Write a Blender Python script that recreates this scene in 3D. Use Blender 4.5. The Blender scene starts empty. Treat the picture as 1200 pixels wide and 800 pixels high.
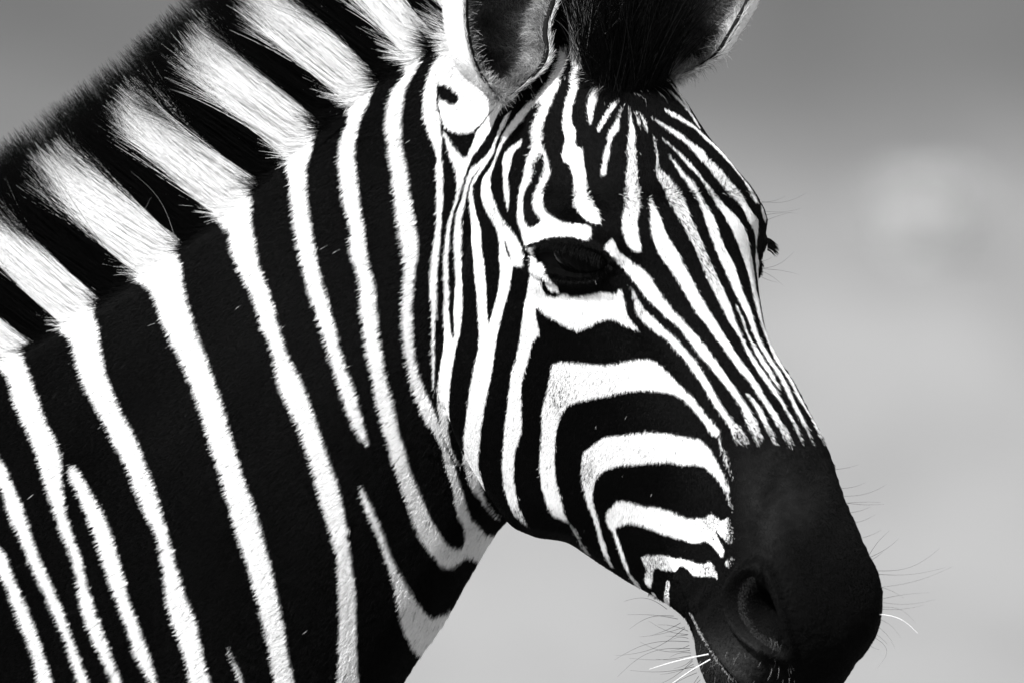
import bpy, bmesh, math, random
import numpy as np
from mathutils import Vector, Matrix

random.seed(7)
rng = np.random.default_rng(11)
scene = bpy.context.scene
col = scene.collection

# ------------------------------------------------------------------ camera, sky, sun, exposure
S = 0.00068                 # metres per unit of the animal's side-plane drawing grid
Z0 = 1.35                   # height of the grid's centre row above the ground
CAM_D = 20.0
cam_d = bpy.data.cameras.new('camera')
cam = bpy.data.objects.new('camera', cam_d)
col.objects.link(cam)
cam.location = (0, -CAM_D, Z0)
cam.rotation_euler = (math.pi / 2, 0, 0)
cam_d.sensor_width = 36
cam_d.lens = 36 * (CAM_D - 0.19) / (1200 * S)
cam_d.clip_start = 0.5
cam_d.clip_end = 5000
cam_d.dof.use_dof = True
cam_d.dof.focus_distance = CAM_D - 0.16
cam_d.dof.aperture_fstop = 9.0
scene.camera = cam

SUN_DIR = Vector((-0.40, -0.60, 0.69)).normalized()      # towards the sun
world = bpy.data.worlds.new('World')
scene.world = world
world.use_nodes = True
wn, wl = world.node_tree.nodes, world.node_tree.links
bg = wn['Background']
sky = wn.new('ShaderNodeTexSky')
sky.sky_type = 'NISHITA'
sky.sun_disc = False
sky.sun_elevation = math.asin(SUN_DIR.z)
sky.sun_rotation = math.atan2(SUN_DIR.x, SUN_DIR.y)
bw = wn.new('ShaderNodeRGBToBW')
wl.new(sky.outputs[0], bw.inputs[0])
wl.new(bw.outputs[0], bg.inputs['Color'])
bg.inputs['Strength'].default_value = 0.085

sun_d = bpy.data.lights.new('sun', 'SUN')
sun_d.energy = 4.5
sun_d.angle = math.radians(0.55)
sun_d.color = (1, 1, 1)
sun = bpy.data.objects.new('sun', sun_d)
sun.rotation_euler = SUN_DIR.to_track_quat('Z', 'Y').to_euler()
col.objects.link(sun)

scene.view_settings.view_transform = 'Standard'
scene.view_settings.look = 'None'
scene.view_settings.exposure = 1.05
scene.view_settings.gamma = 1.0
scene.view_settings.use_curve_mapping = False
scene.cycles.max_bounces = 6
scene.cycles.transparent_max_bounces = 4

# ------------------------------------------------------------------ helpers
def tag(o, label=None, cat=None, group=None, kind=None):
    if label: o['label'] = label
    if cat: o['category'] = cat
    if group: o['group'] = group
    if kind: o['kind'] = kind
    return o

def mesh_obj(name, verts, faces, mat, parent=None, smooth=True):
    me = bpy.data.meshes.new(name)
    me.from_pydata([tuple(v) for v in verts], [], [tuple(f) for f in faces])
    me.update()
    if smooth:
        me.polygons.foreach_set('use_smooth', [True] * len(me.polygons))
    me.materials.append(mat)
    o = bpy.data.objects.new(name, me)
    col.objects.link(o)
    if parent: o.parent = parent
    return o

def curves_obj(name, pts, rad, shade, mat, parent=None):
    """pts (N,K,3); rad (N,K); shade (N,K) grey value of the hair"""
    N, K = pts.shape[:2]
    hc = bpy.data.hair_curves.new(name)
    hc.add_curves([K] * N)
    hc.attributes['position'].data.foreach_set('vector', pts.astype(np.float32).ravel())
    a = hc.attributes.get('radius') or hc.attributes.new('radius', 'FLOAT', 'POINT')
    a.data.foreach_set('value', rad.astype(np.float32).ravel())
    a = hc.attributes.new('shade', 'FLOAT', 'POINT')
    a.data.foreach_set('value', shade.astype(np.float32).ravel())
    hc.materials.append(mat)
    o = bpy.data.objects.new(name, hc)
    col.objects.link(o)
    if parent: o.parent = parent
    return o

def new_mat(name):
    m = bpy.data.materials.new(name)
    m.use_nodes = True
    n, l = m.node_tree.nodes, m.node_tree.links
    return m, n, l, n['Principled BSDF']

def to_world(p):
    """(u, v, depth) of the drawing grid -> metres"""
    p = np.asarray(p, float)
    out = np.empty(p.shape)
    out[..., 0] = (p[..., 0] - 600) * S
    out[..., 1] = p[..., 2] * S
    out[..., 2] = Z0 + (400 - p[..., 1]) * S
    return out

def catmull(P, n, closed=False):
    P = np.asarray(P, float)
    m = len(P)
    segs = m if closed else m - 1
    t = np.linspace(0, segs, n, endpoint=not closed)
    i = np.minimum(t.astype(int), segs - 1)
    f = (t - i)[:, None]
    if closed:
        a, b, c, d = P[(i - 1) % m], P[i % m], P[(i + 1) % m], P[(i + 2) % m]
    else:
        a, b, c, d = P[np.maximum(i - 1, 0)], P[i], P[np.minimum(i + 1, m - 1)], P[np.minimum(i + 2, m - 1)]
    return 0.5 * (2 * b + (c - a) * f + (2 * a - 5 * b + 4 * c - d) * f ** 2 + (3 * b - a - 3 * c + d) * f ** 3)

def smoothstep(a, b, x):
    t = np.clip((x - a) / (b - a), 0, 1)
    return t * t * (3 - 2 * t)

# ------------------------------------------------------------------ coat pattern (pigment), drawn on the animal's side plane
def P(s):
    v = [float(q) for q in s.replace(',', ' ').split()]
    return np.array(v).reshape(-1, 2)

W_ = 'w'; K_ = 'k'
COAT = [
 # ---- neck and shoulder
 (W_, P('-110 560 -60 600 0 644 12 670 22 692 35 722 47 755 61 800 75 850 58 850 44 800 35 762 22 732 12 705 0 677 -50 620 -110 585')),
 (W_, P('-90 440 -40 490 0 540 12 567 27 600 37 632 50 665 65 697 75 722 87 755 104 800 122 850 106 850 90 797 75 750 60 717 47 687 32 657 22 632 8 602 0 575 -40 520 -90 470')),
 (W_, P('-90 270 -40 325 0 372 21 400 29 430 39 457 50 490 65 520 70 540 71 562 76 600 86 632 95 657 102 687 110 712 120 740 130 767 142 800 158 850 144 850 130 798 115 765 102 737 94 710 89 677 82 650 71 625 61 597 46 552 37 522 25 497 12 467 0 430 -40 385 -90 330')),
 (W_, P('82 544 94 557 105 577 119 600 130 627 137 652 145 677 151 705 162 732 170 755 182 792 184 806 176 802 170 790 157 767 150 742 140 717 130 690 120 660 110 630 98 598 86 572 79 555')),
 (W_, P('-40 205 7 243 32 260 55 285 75 310 95 337 107 352 110 370 115 400 120 430 130 457 142 485 157 512 167 537 180 570 188 598 197 630 207 665 217 697 230 730 235 755 240 780 247 800 262 850 236 850 222 800 217 775 207 745 196 712 192 680 187 647 180 622 167 598 155 567 145 542 130 517 115 485 100 460 89 432 80 400 70 387 55 370 37 350 20 330 0 310 -40 275')),
 (W_, P('265 756 272 770 285 800 300 845 292 845 280 800 269 768')),
 (W_, P('50 186 68 174 87 172 107 185 122 200 140 220 160 235 180 255 197 272 206 290 210 310 215 340 222 367 234 400 245 430 257 465 265 492 275 527 285 560 297 592 310 637 319 670 325 700 332 732 337 765 344 797 356 850 330 850 321 800 315 765 307 727 297 690 287 655 277 627 270 600 257 555 246 525 237 492 227 462 215 432 199 400 186 372 180 352 170 335 155 322 137 305 117 282 100 265 85 245 67 225 47 202')),
 (W_, P('140 118 170 107 195 115 217 130 237 150 257 170 277 195 291 215 294 232 294 257 300 295 307 320 315 340 322 365 332 400 342 425 355 450 365 477 375 507 385 535 394 562 403 598 407 625 412 662 416 695 417 725 417 762 419 800 424 850 390 850 394 800 395 775 396 740 397 712 396 680 394 650 387 625 380 600 372 572 365 547 357 522 347 495 337 475 327 455 322 427 315 400 307 385 300 363 290 337 277 312 270 292 267 275 260 260 247 252 232 237 215 220 197 200 182 185 165 167 147 150 135 130')),
 (W_, P('235 55 248 42 265 40 282 55 300 70 320 87 337 105 352 122 365 140 370 152 367 170 361 187 359 200 360 232 365 265 372 307 382 342 390 372 397 400 405 427 415 455 422 482 429 507 433 524 424 515 412 495 402 467 392 435 381 400 370 367 360 335 352 305 345 272 340 232 336 200 334 190 327 180 312 165 298 150 282 130 265 107 245 82')),
 (W_, P('422 568 430 582 439 600 450 627 460 655 472 677 485 700 495 715 505 722 517 719 532 712 545 712 530 745 512 780 493 770 482 760 472 740 465 712 460 682 450 652 440 622 431 605 422 577')),
 (W_, P('318 -20 350 -20 372 5 387 22 405 45 420 65 435 82 440 97 435 112 425 132 419 152 416 175 418 200 422 235 427 267 431 302 440 335 442 365 446 400 451 432 460 467 467 500 475 527 482 555 492 577 501 600 510 617 520 632 530 641 540 641 544 630 542 615 535 600 530 572 522 550 517 525 507 505 495 487 485 460 477 427 473 400 472 350 474 320 472 292 466 260 462 227 459 200 455 170 452 142 455 117 460 102 470 90 475 77 462 57 450 35 440 17 425 -5 415 -30 470 -30 480 0 492 20 501 40 500 57 490 77 480 95 474 115 471 140 472 170 478 200 482 230 487 262 491 292 487 317 484 350 485 400 489 427 497 455 507 477 515 500 521 520 532 545 542 575 549 600 560 615 571 626 590 627 590 655 560 656 546 651 540 656 527 664 515 661 502 645 490 627 480 600 470 570 460 540 452 510 442 475 435 437 428 400 425 380 422 350 420 322 411 295 410 265 402 237 398 200 396 180 400 157 407 140 409 125 397 117 380 100 360 72 342 45 330 15')),
 # ---- behind and under the near ear
 (W_, P('515 -40 517 0 522 22 524 42 517 60 505 77 499 95 495 115 497 140 502 155 507 168 511 182 510 200 511 230 510 265 506 295 504 317 504 350 505 375 505 400 506 430 507 464 509 430 509 400 511 362 512 325 514 300 516 272 519 232 519 200 517 180 517 160 516 142 524 150 536 154 550 154 557 149 571 134 580 125 592 116 600 100 560 60 552 0 552 -40')),
 (K_, P('513 92 514 105 514 124 517 139 522 150 519 150 515 139 512 124 511 105')),  # crease left of the ear base, its shade painted as black coat
 (K_, P('514 100 520 97 528 101 534 107 538 113 534 119 529 121 522 117 515 113')),
 (K_, P('560 148 566 141 571 134 575 129 576 131 572 137 567 144 561 150')),  # crease right of the ear base, shade drawn in black
 (W_, P('519 152 529 166 537 177 545 182 550 175 556 160 559 151 571 136 580 126 590 116 596 115 586 129 581 138 575 151 567 163 561 171 554 181 550 190 545 204 540 221 535 237 529 258 526 287 525 312 526 350 528 385 532 392 532 360 534 332 532 300 532 267 537 242 541 231 545 215 549 202 555 192 565 184 574 174 581 160 585 150 591 137 600 129 596 137 590 149 582 165 580 174 574 185 567 195 562 201 559 206 554 216 554 226 557 242 562 260 564 270 565 290 568 310 570 335 571 362 573 376 577 364 582 347 586 319 585 300 585 281 582 267 575 254 569 243 564 230 564 216 566 206 574 195 579 185 584 171 587 166 591 154 600 142 610 129 620 119 631 112 640 101 650 87 656 72 661 56 669 56 666 75 660 89 655 101 649 115 644 127 639 140 636 151 635 161 636 175 640 182 642 194 645 205 641 214 637 222 637 235 641 246 650 254 654 257 666 261 681 263 691 266 692 274 687 281 680 280 669 277 654 277 642 279 635 281 627 287 623 295 629 307 631 322 634 335 639 344 649 347 654 344 660 343 669 346 679 346 690 344 704 341 720 343 725 339 729 343 731 355 736 372 747 386 732 381 720 374 711 373 700 376 690 381 679 386 670 385 659 379 647 373 637 366 629 359 628 366 630 380 632 391 627 394 624 401 619 420 611 450 611 482 611 505 604 527 602 555 604 575 607 590 612 602 618 617 605 606 597 592 591 575 588 556 590 512 594 475 599 435 604 419 609 397 611 380 614 357 618 335 621 315 620 297 615 285 611 271 607 256 607 245 608 230 610 217 614 205 617 187 622 175 625 162 623 155 626 141 634 126 634 123 627 122 620 129 612 141 600 154 591 166 587 174 582 185 577 200 575 212 577 226 582 239 590 256 600 269 610 284 614 296 613 307 609 311 602 309 601 312 599 325 595 345 590 362 582 397 577 430 571 460 565 490 561 520 560 547 565 572 573 592 590 610 577 600 565 586 552 570 545 550 541 527 544 500 549 462 555 430 561 400 559 350 558 339 556 320 555 300 553 280 552 259 551 245 549 230 550 220 555 206 562 195 562 193 554 205 549 216 546 230 543 245 541 262 541 297 542 330 542 362 539 390 536 400 530 430 526 462 525 495 527 517 535 540 543 553 535 543 525 525 517 507 514 490 512 462 515 430 520 400 519 375 520 340 519 310 521 285 524 262 530 242 535 222 534 200 530 190 526 181 522 165')),
 (K_, P('632 182 637 184 638 196 636 207 630 219 626 229 626 240 631 250 636 257 629 262 621 264 616 257 614 245 614 230 617 220 622 212 625 201 627 189')),
 (K_, P('591 278 595 287 600 304 597 300 593 290')),
 (W_, P('612 163 610 169 602 179 599 192 596 207 597 222 597 235 596 245 594 240 591 225 590 210 589 194 591 179 600 170')),
 (W_, P('630 308 634 310 639 320 644 326 647 331 651 334 653 341 642 338 636 328 631 320')),
 # ---- forehead
 (W_, P('675 70 680 62 687 70 687 78 681 84 679 100 674 114 670 130 670 145 675 156 674 171 681 176 684 190 686 207 687 226 694 240 700 250 703 261 700 263 687 259 679 251 674 240 673 225 671 210 667 197 658 188 659 177 662 165 659 152 659 140 661 125 667 107 670 94 675 82')),
 (W_, P('701 92 706 97 701 112 697 125 694 140 691 148 689 137 688 125 691 114 697 99')),
 (W_, P('726 117 720 127 712 139 705 151 700 156 702 148 709 135 716 125')),
 (W_, P('730 123 727 135 725 142 726 151 720 160 715 169 714 181 711 194 709 206 704 206 707 185 711 170 712 160 720 147 725 137')),
 (W_, P('737 127 740 140 744 156 744 172 746 192 747 215 748 240 745 259 747 277 750 287 749 294 739 292 731 279 727 262 731 240 732 215 735 196 735 177 737 161 738 140')),
 (W_, P('745 131 749 143 751 154 748 146')),
 (W_, P('751 135 757 146 760 158 754 147')),
 # ---- long stripes of the nose
 (W_, P('759 232 763 238 772 255 780 275 792 295 805 320 819 347 832 369 850 397 864 420 875 434 885 449 895 466 907 484 915 497 922 507 927 522 922 524 911 504 904 491 894 475 884 460 874 445 864 434 854 420 837 396 826 380 814 365 802 345 787 320 772 299 762 275 760 250')),
 (W_, P('716 280 720 285 724 294 734 302 751 314 759 321 770 339 786 361 801 377 817 395 835 419 854 447 867 466 879 485 885 497 890 510 888 519 883 519 877 506 871 492 865 476 852 457 840 441 822 419 805 397 794 382 780 371 770 361 759 351 747 336 735 321 726 311 715 299 707 290')),
 (W_, P('739 337 745 346 750 356 759 367 772 379 790 395 801 407 812 420 825 440 840 468 856 491 867 501 874 517 868 522 860 518 852 497 840 480 832 467 817 442 801 420 791 409 780 397 766 387 752 375 745 365 741 349')),
 (W_, P('871 459 880 466 890 480 897 495 904 506 907 520 902 517 896 505 889 490 879 472')),
 (W_, P('765 160 767 165 771 184 772 200 781 206 792 221 800 235 807 253 816 272 824 290 832 310 847 342 855 362 861 380 869 397 881 419 890 432 900 447 910 462 920 480 929 495 935 507 940 521 937 519 931 506 924 492 915 476 905 462 895 449 885 434 876 420 864 395 852 376 842 356 832 337 822 315 815 297 805 277 796 260 785 241 777 222 769 208 769 190 769 181')),
 (W_, P('859 355 862 359 869 374 874 390 885 407 892 420 902 437 911 456 900 441 886 420 879 405 871 387 865 370')),
 (W_, P('783 182 790 190 799 202 811 215 817 226 825 240 836 257 842 276 849 292 859 311 867 339 875 357 881 376 887 394 901 420 911 435 920 452 929 472 939 490 945 504 952 519 949 519 941 502 934 490 925 472 916 454 907 437 896 420 882 395 875 376 865 355 856 337 842 305 834 285 825 260 819 241 811 226 802 214 791 197')),
 (W_, P('776 164 786 172 796 181 809 192 820 206 829 219 842 235 860 251 870 265 876 281 880 302 884 339 886 345 890 366 895 386 909 420 925 446 940 474 952 495 963 515 961 519 952 501 944 484 932 466 920 443 905 420 892 388 886 369 880 345 875 322 869 302 861 280 850 258 837 237 827 221 819 209 806 196 794 182')),
 (W_, P('764 139 777 147 795 156 807 166 824 177 829 185 845 200 857 215 869 230 876 242 884 252 888 261 886 286 889 302 889 339 892 352 892 366 889 350 887 339 885 305 885 284 882 269 876 258 866 239 851 225 840 212 829 197 817 184 804 170 790 160 775 149')),
 (W_, P('781 133 785 131 804 142 816 150 831 163 845 175 857 189 869 205 880 221 887 234 884 234 880 229 874 215 865 202 851 187 840 175 829 166 815 153 801 145')),
 (W_, P('771 96 785 105 796 115 810 130 822 150 820 150 808 132 795 118 784 107')),
 (W_, P('779 90 794 103 803 115 811 129 809 130 801 117 792 105')),
 (W_, P('890 238 894 246 897 256 894 256 891 247')),
 # ---- cheek arcs
 (W_, P('646 428 652 423 657 422 682 424 707 426 732 422 755 419 770 424 782 435 797 450 812 465 825 482 840 500 842 508 834 507 822 490 807 472 790 460 772 457 752 455 732 457 715 461 695 465 677 469 665 474 657 485 652 505 650 525 650 544 652 564 657 581 660 596 665 610 658 607 647 602 641 590 635 570 632 550 632 535 634 510 635 480 641 455')),
 (W_, P('667 612 674 620 683 639 688 648 683 646 678 637 671 621')),
 (W_, P('682 532 692 521 707 511 732 507 762 504 785 507 807 510 822 515 832 525 840 540 850 560 855 580 859 598 855 596 850 580 842 562 832 550 820 542 800 542 785 539 765 540 740 542 722 544 707 550 697 562 694 575 695 590 700 605 704 622 709 639 715 662 710 657 703 639 699 622 695 606 689 592 684 575 681 557')),
 (W_, P('841 510 846 522 852 537 858 552 860 563 855 557 850 543 845 530')),
 (W_, P('709 602 713 595 719 589 725 584 741 587 755 591 771 592 787 597 806 604 822 604 832 600 845 608 851 602 856 612 860 632 852 634 845 627 837 620 841 630 847 642 844 650 836 640 826 632 812 634 797 629 781 625 770 620 759 616 746 612 735 611 724 615 721 620 727 637 734 660 742 681 748 688 741 684 731 662 722 637 719 624 712 614')),
 (W_, P('848 656 856 651 861 653 858 659 850 661')),
 (W_, P('751 650 771 647 790 651 805 654 820 659 832 656 836 665 840 675 832 672 820 673 811 671 805 665 796 661 791 667 777 666 766 663 764 672 761 687 754 680 756 663')),
 (W_, P('762 692 767 695 768 702 764 698')),
 (W_, P('781 679 784 681 783 694 783 710 777 702 779 687')),
 (W_, P('789 717 796 722 792 722')),
 (W_, P('740 674 748 687 744 686 739 679')),
]
GX0, GY0, GX1, GY1, SS = -110, -40, 1100, 850, 2

def fill(mask, poly, val):
    n = len(poly)
    q = catmull(poly, n * 4, True)
    x = (q[:, 0] - GX0) * SS
    y = (q[:, 1] - GY0) * SS
    x2, y2 = np.roll(x, -1), np.roll(y, -1)
    r0, r1 = max(0, int(math.floor(y.min()))), min(mask.shape[0] - 1, int(math.ceil(y.max())))
    for r in range(r0, r1 + 1):
        c = ((y <= r) & (y2 > r)) | ((y2 <= r) & (y > r))
        if not c.any():
            continue
        xs = np.sort(x[c] + (r - y[c]) / (y2[c] - y[c]) * (x2[c] - x[c]))
        for k in range(0, len(xs) - 1, 2):
            a, b = int(math.ceil(xs[k])), int(math.floor(xs[k + 1]))
            if b >= a:
                mask[r, max(0, a):max(0, b + 1)] = val

coat = np.zeros(((GY1 - GY0) * SS, (GX1 - GX0) * SS), np.float32)
for kind_, poly_ in COAT:
    fill(coat, poly_, 1.0 if kind_ == W_ else 0.0)

def coat_at(u, v):
    """white share of the coat at grid position (u, v); beyond the drawn part the stripes go on with the same rhythm"""
    u = np.asarray(u, float); v = np.asarray(v, float)
    leg = (np.sin((v + 20 * np.sin(u / 40.0)) / 15.0) > 0.05).astype(np.float32)
    on_leg = v > 1290 + 30 * np.sin(u / 60.0)
    over = np.clip(v - (GY1 - 3), 0, None)              # down the shoulder and along the barrel the bands run on
    uu = u - 0.30 * over
    vv = np.clip(v, GY0 + 1, GY1 - 3)
    span = 540.0
    r = np.mod(-108.0 - uu, 2 * span)
    uu = np.where(uu < -108, -108 + np.where(r < span, r, 2 * span - r), uu)
    iu = np.clip(((uu - GX0) * SS).astype(int), 0, coat.shape[1] - 1)
    iv = np.clip(((vv - GY0) * SS).astype(int), 0, coat.shape[0] - 1)
    return np.where(on_leg, leg, coat[iv, iu])

# ------------------------------------------------------------------ the zebra's shape
# head frame: L runs from poll to lips, D out of the forehead, W to the animal's right (grid units, z up, y away from the viewer)
PSI, PHI, ROLL = math.radians(47), math.radians(59.9), math.radians(3.2)
Lh = np.array([math.cos(PHI) * math.cos(PSI), -math.cos(PHI) * math.sin(PSI), -math.sin(PHI)])
Dh = np.array([math.sin(PHI) * math.cos(PSI), -math.sin(PHI) * math.sin(PSI), math.cos(PHI)])
Wh = np.array([-math.sin(PSI), -math.cos(PSI), 0.0])
Wr = Wh * math.cos(ROLL) - Dh * math.sin(ROLL)
Dr = Dh * math.cos(ROLL) + Wh * math.sin(ROLL)
Wh, Dh = Wr, Dr
HO = np.array([698.0, -208.0, -43.0])          # poll: u, depth, -v

def head_pt(t, d, w):
    t = np.asarray(t, float)[..., None]; d = np.asarray(d, float)[..., None]; w = np.asarray(w, float)[..., None]
    q = HO + t * Lh + d * Dh + w * Wh
    return np.stack([q[..., 0], -q[..., 2], q[..., 1]], -1)      # (u, v, depth)

def head_coords(p):
    """grid points -> head frame (t, d, w)"""
    q = np.stack([p[..., 0], p[..., 2], -p[..., 1]], -1) - HO
    return q @ Lh, q @ Dh, q @ Wh

# half sections of the head: t : (d, w) from forehead ridge round the cheek to the jaw
HEAD = [
 (-40, [(-40, 0), (-45, 30), (-60, 52), (-85, 62), (-110, 58), (-130, 40), (-140, 0)]),
 (20,  [(22, 0), (12, 42), (-20, 78), (-70, 96), (-120, 92), (-170, 60), (-192, 0)]),
 (80,  [(48, 0), (38, 45), (4, 88), (-60, 112), (-140, 108), (-200, 72), (-228, 0)]),
 (140, [(60, 0), (50, 53), (14, 98), (-60, 122), (-160, 118), (-235, 82), (-266, 0)]),
 (200, [(62, 0), (52, 70), (20, 118), (-60, 132), (-190, 125), (-292, 106), (-344, 0)]),
 (250, [(60, 0), (48, 78), (14, 136), (-50, 142), (-200, 130), (-330, 114), (-384, 0)]),
 (290, [(56, 0), (44, 74), (6, 130), (-60, 140), (-210, 131), (-345, 118), (-404, 0)]),
 (340, [(48, 0), (38, 62), (-2, 104), (-80, 128), (-220, 128), (-352, 114), (-414, 0)]),
 (400, [(42, 0), (33, 50), (-8, 82), (-90, 114), (-225, 118), (-350, 98), (-402, 0)]),
 (450, [(38, 0), (29, 52), (-15, 74), (-95, 99), (-215, 105), (-330, 86), (-382, 0)]),
 (517, [(37, 0), (28, 58), (-15, 74), (-85, 84), (-185, 86), (-285, 70), (-335, 0)]),
 (568, [(37, 0), (28, 62), (-15, 76), (-75, 76), (-165, 74), (-250, 58), (-294, 0)]),
 (638, [(38, 0), (29, 60), (-10, 76), (-60, 74), (-135, 68), (-210, 50), (-246, 0)]),
 (688, [(39, 0), (29, 60), (-10, 78), (-50, 79), (-120, 72), (-190, 50), (-226, 0)]),
 (740, [(36, 0), (26, 58), (-5, 78), (-45, 82), (-110, 76), (-172, 50), (-204, 0)]),
 (790, [(26, 0), (14, 50), (-15, 69), (-50, 75), (-105, 68), (-155, 44), (-182, 0)]),
 (826, [(6, 0), (-4, 32), (-28, 50), (-58, 56), (-95, 50), (-128, 28), (-144, 0)]),
 (848, [(-30, 0), (-34, 12), (-45, 22), (-62, 26), (-82, 22), (-96, 12), (-102, 0)]),
]

def loft(rings):
    n, m = len(rings), len(rings[0])
    v = np.concatenate(rings)
    f = []
    for i in range(n - 1):
        for j in range(m):
            a, b = i * m + j, i * m + (j + 1) % m
            f.append((a, b, b + m, a + m))
    f.append(tuple(range(m - 1, -1, -1)))
    f.append(tuple((n - 1) * m + j for j in range(m)))
    return v, f

def head_loft():
    ts = np.array([h[0] for h in HEAD], float)
    prof = np.array([catmull(h[1], 17) for h in HEAD])          # n,17,2
    arr = np.concatenate([ts[:, None, None].repeat(17, 1), prof], 2).reshape(len(HEAD), -1)
    fine = catmull(arr, 90).reshape(90, 17, 3)
    rings = []
    for r in fine:
        full = np.concatenate([r, (r * [1, 1, -1])[-2:0:-1]])
        rings.append(head_pt(full[:, 0], full[:, 1], full[:, 2]))
    return loft(rings)

# neck and trunk: (top u, v, depth), (bottom u, v, depth), half thickness, roundness 0 neck .. 1 barrel
NECK = [
 ((640, 30, -165), (650, 510, -40), 78, 0),
 ((570, 42, -145), (612, 590, -10), 82, 0),
 ((505, 50, -118), (580, 627, 8), 88, 0),
 ((437, 90, -85), (552, 673, 10), 100, 0),
 ((368, 146, -50), (516, 737, 6), 112, 0),
 ((293, 215, -22), (472, 806, 0), 124, 0),
 ((205, 283, -8), (438, 890, 0), 138, .1),
 ((107, 350, 0), (418, 985, 0), 156, .2),
 ((0, 416, 0), (390, 1085, 0), 176, .35),
 ((-150, 490, 0), (320, 1185, 0), 205, .55),
 ((-330, 525, 0), (130, 1265, 0), 232, .75),
 ((-560, 550, 0), (-250, 1305, 0), 265, 1),
 ((-900, 560, 0), (-800, 1330, 0), 288, 1),
 ((-1250, 515, 0), (-1250, 1235, 0), 268, 1),
 ((-1540, 550, 0), (-1500, 1085, 0), 215, 1),
 ((-1690, 650, 0), (-1660, 980, 0), 120, 1),
 ((-1735, 740, 0), (-1715, 900, 0), 50, 1),
]
F_NECK = catmull([(0, 0), (.02, .17), (.09, .34), (.2, .58), (.36, .86), (.54, 1), (.72, .96), (.87, .74), (.96, .42), (1, 0)], 21)
F_BODY = np.array([((1 - math.cos(a)) / 2, math.sin(a) ** 0.9) for a in np.linspace(0, math.pi, 21)])

def trunk_loft():
    arr = np.array([list(a) + list(b) + [h, r] for a, b, h, r in NECK], float)
    fine = catmull(arr, 110)
    rings = []
    for q in fine:
        top, bot, h, r = q[0:3], q[3:6], q[6], min(max(q[7], 0), 1)
        F = F_NECK * (1 - r) + F_BODY * r
        c = top + (bot - top) * F[:, :1]
        # thickness runs across the spine: along depth, turned with the bend of the neck
        axis = np.array([-0.25 * (1 - r) * smoothstep(150, 560, top[0]), 0, -1.0])
        axis /= np.linalg.norm(axis)
        near = c + axis * (F[:, 1:] * h)
        far = c - axis * (F[:, 1:] * h)
        rings.append(np.concatenate([near, far[-2:0:-1]]))
    return loft(rings)

def limb(path, n=28, seg=16):
    """path: (u, v, depth, radius along u, radius along depth)"""
    fine = catmull(path, n)
    rings = []
    a = np.linspace(0, 2 * math.pi, seg, endpoint=False)
    for q in fine:
        rings.append(np.stack([q[0] + q[3] * np.cos(a), np.full(seg, q[1]), q[2] + q[4] * np.sin(a)], 1))
    return loft(rings)

parts = [head_loft(), trunk_loft()]
GROUND_V = 400 + Z0 / S
for s in (-1, 1):
    parts.append(limb([(60, 900, s * 120, 120, 70), (80, 1150, s * 135, 120, 75), (70, 1320, s * 135, 75, 62), (62, 1520, s * 130, 58, 50),
                       (66, 1720, s * 128, 48, 44), (62, 1790, s * 128, 44, 40), (52, 1880, s * 128, 32, 30), (50, 2120, s * 128, 30, 28),
                       (56, 2190, s * 128, 38, 34), (70, 2260, s * 128, 32, 30), (84, 2310, s * 128, 40, 38), (90, GROUND_V - 2, s * 128, 54, 48)]))
    parts.append(limb([(-1420, 800, s * 130, 200, 90), (-1400, 1050, s * 150, 190, 95), (-1390, 1220, s * 145, 130, 80), (-1430, 1400, s * 138, 88, 60),
                       (-1510, 1560, s * 132, 62, 46), (-1555, 1660, s * 130, 54, 42), (-1545, 1750, s * 130, 46, 38), (-1535, 1900, s * 130, 36, 32), (-1525, 2110, s * 130, 34, 30),
                       (-1518, 2190, s * 130, 40, 36), (-1500, 2260, s * 130, 34, 30), (-1486, 2310, s * 130, 42, 38), (-1480, GROUND_V - 2, s * 130, 54, 48)]))
parts.append(limb([(-1700, 690, 0, 40, 34), (-1745, 780, 0, 30, 28), (-1765, 950, 0, 22, 20), (-1770, 1180, 0, 18, 16), (-1768, 1350, 0, 22, 22), (-1766, 1560, 0, 30, 30), (-1764, 1680, 0, 8, 8)]))
V, Fc, off = [], [], 0
for v_, f_ in parts:
    V.append(v_); Fc += [tuple(i + off for i in f) for f in f_]; off += len(v_)
V = to_world(np.concatenate(V))
tmp = bpy.data.meshes.new('tmp')
tmp.from_pydata([tuple(v) for v in V], [], Fc)
bm = bmesh.new(); bm.from_mesh(tmp)
bmesh.ops.recalc_face_normals(bm, faces=bm.faces[:])
bm.to_mesh(tmp); bm.free()
tob = bpy.data.objects.new('tmp', tmp)
col.objects.link(tob)
md = tob.modifiers.new('r', 'REMESH'); md.mode = 'VOXEL'; md.voxel_size = 0.0042
dg = bpy.context.evaluated_depsgraph_get()
em = bpy.data.meshes.new_from_object(tob.evaluated_get(dg))
bpy.data.objects.remove(tob); bpy.data.meshes.remove(tmp)

def mesh_arrays(me):
    v = np.empty(len(me.vertices) * 3, np.float32); me.vertices.foreach_get('co', v)
    e = np.empty(len(me.edges) * 2, np.int32); me.edges.foreach_get('vertices', e)
    return v.reshape(-1, 3).astype(float), e.reshape(-1, 2)

def laplace(v, e, it, w=None, lam=0.5):
    n = len(v)
    deg = np.bincount(e.ravel(), minlength=n).astype(float)[:, None]
    for k in range(it):
        acc = np.stack([np.bincount(e[:, 0], v[e[:, 1], c], n) + np.bincount(e[:, 1], v[e[:, 0], c], n) for c in range(3)], 1)
        l = lam if k % 2 == 0 else -lam * 0.92
        dlt = (acc / deg - v) * l
        v = v + (dlt if w is None else dlt * w[:, None])
    return v

def to_grid(v):
    return np.stack([v[..., 0] / S + 600, 400 - (v[..., 2] - Z0) / S, v[..., 1] / S], -1)

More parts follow.
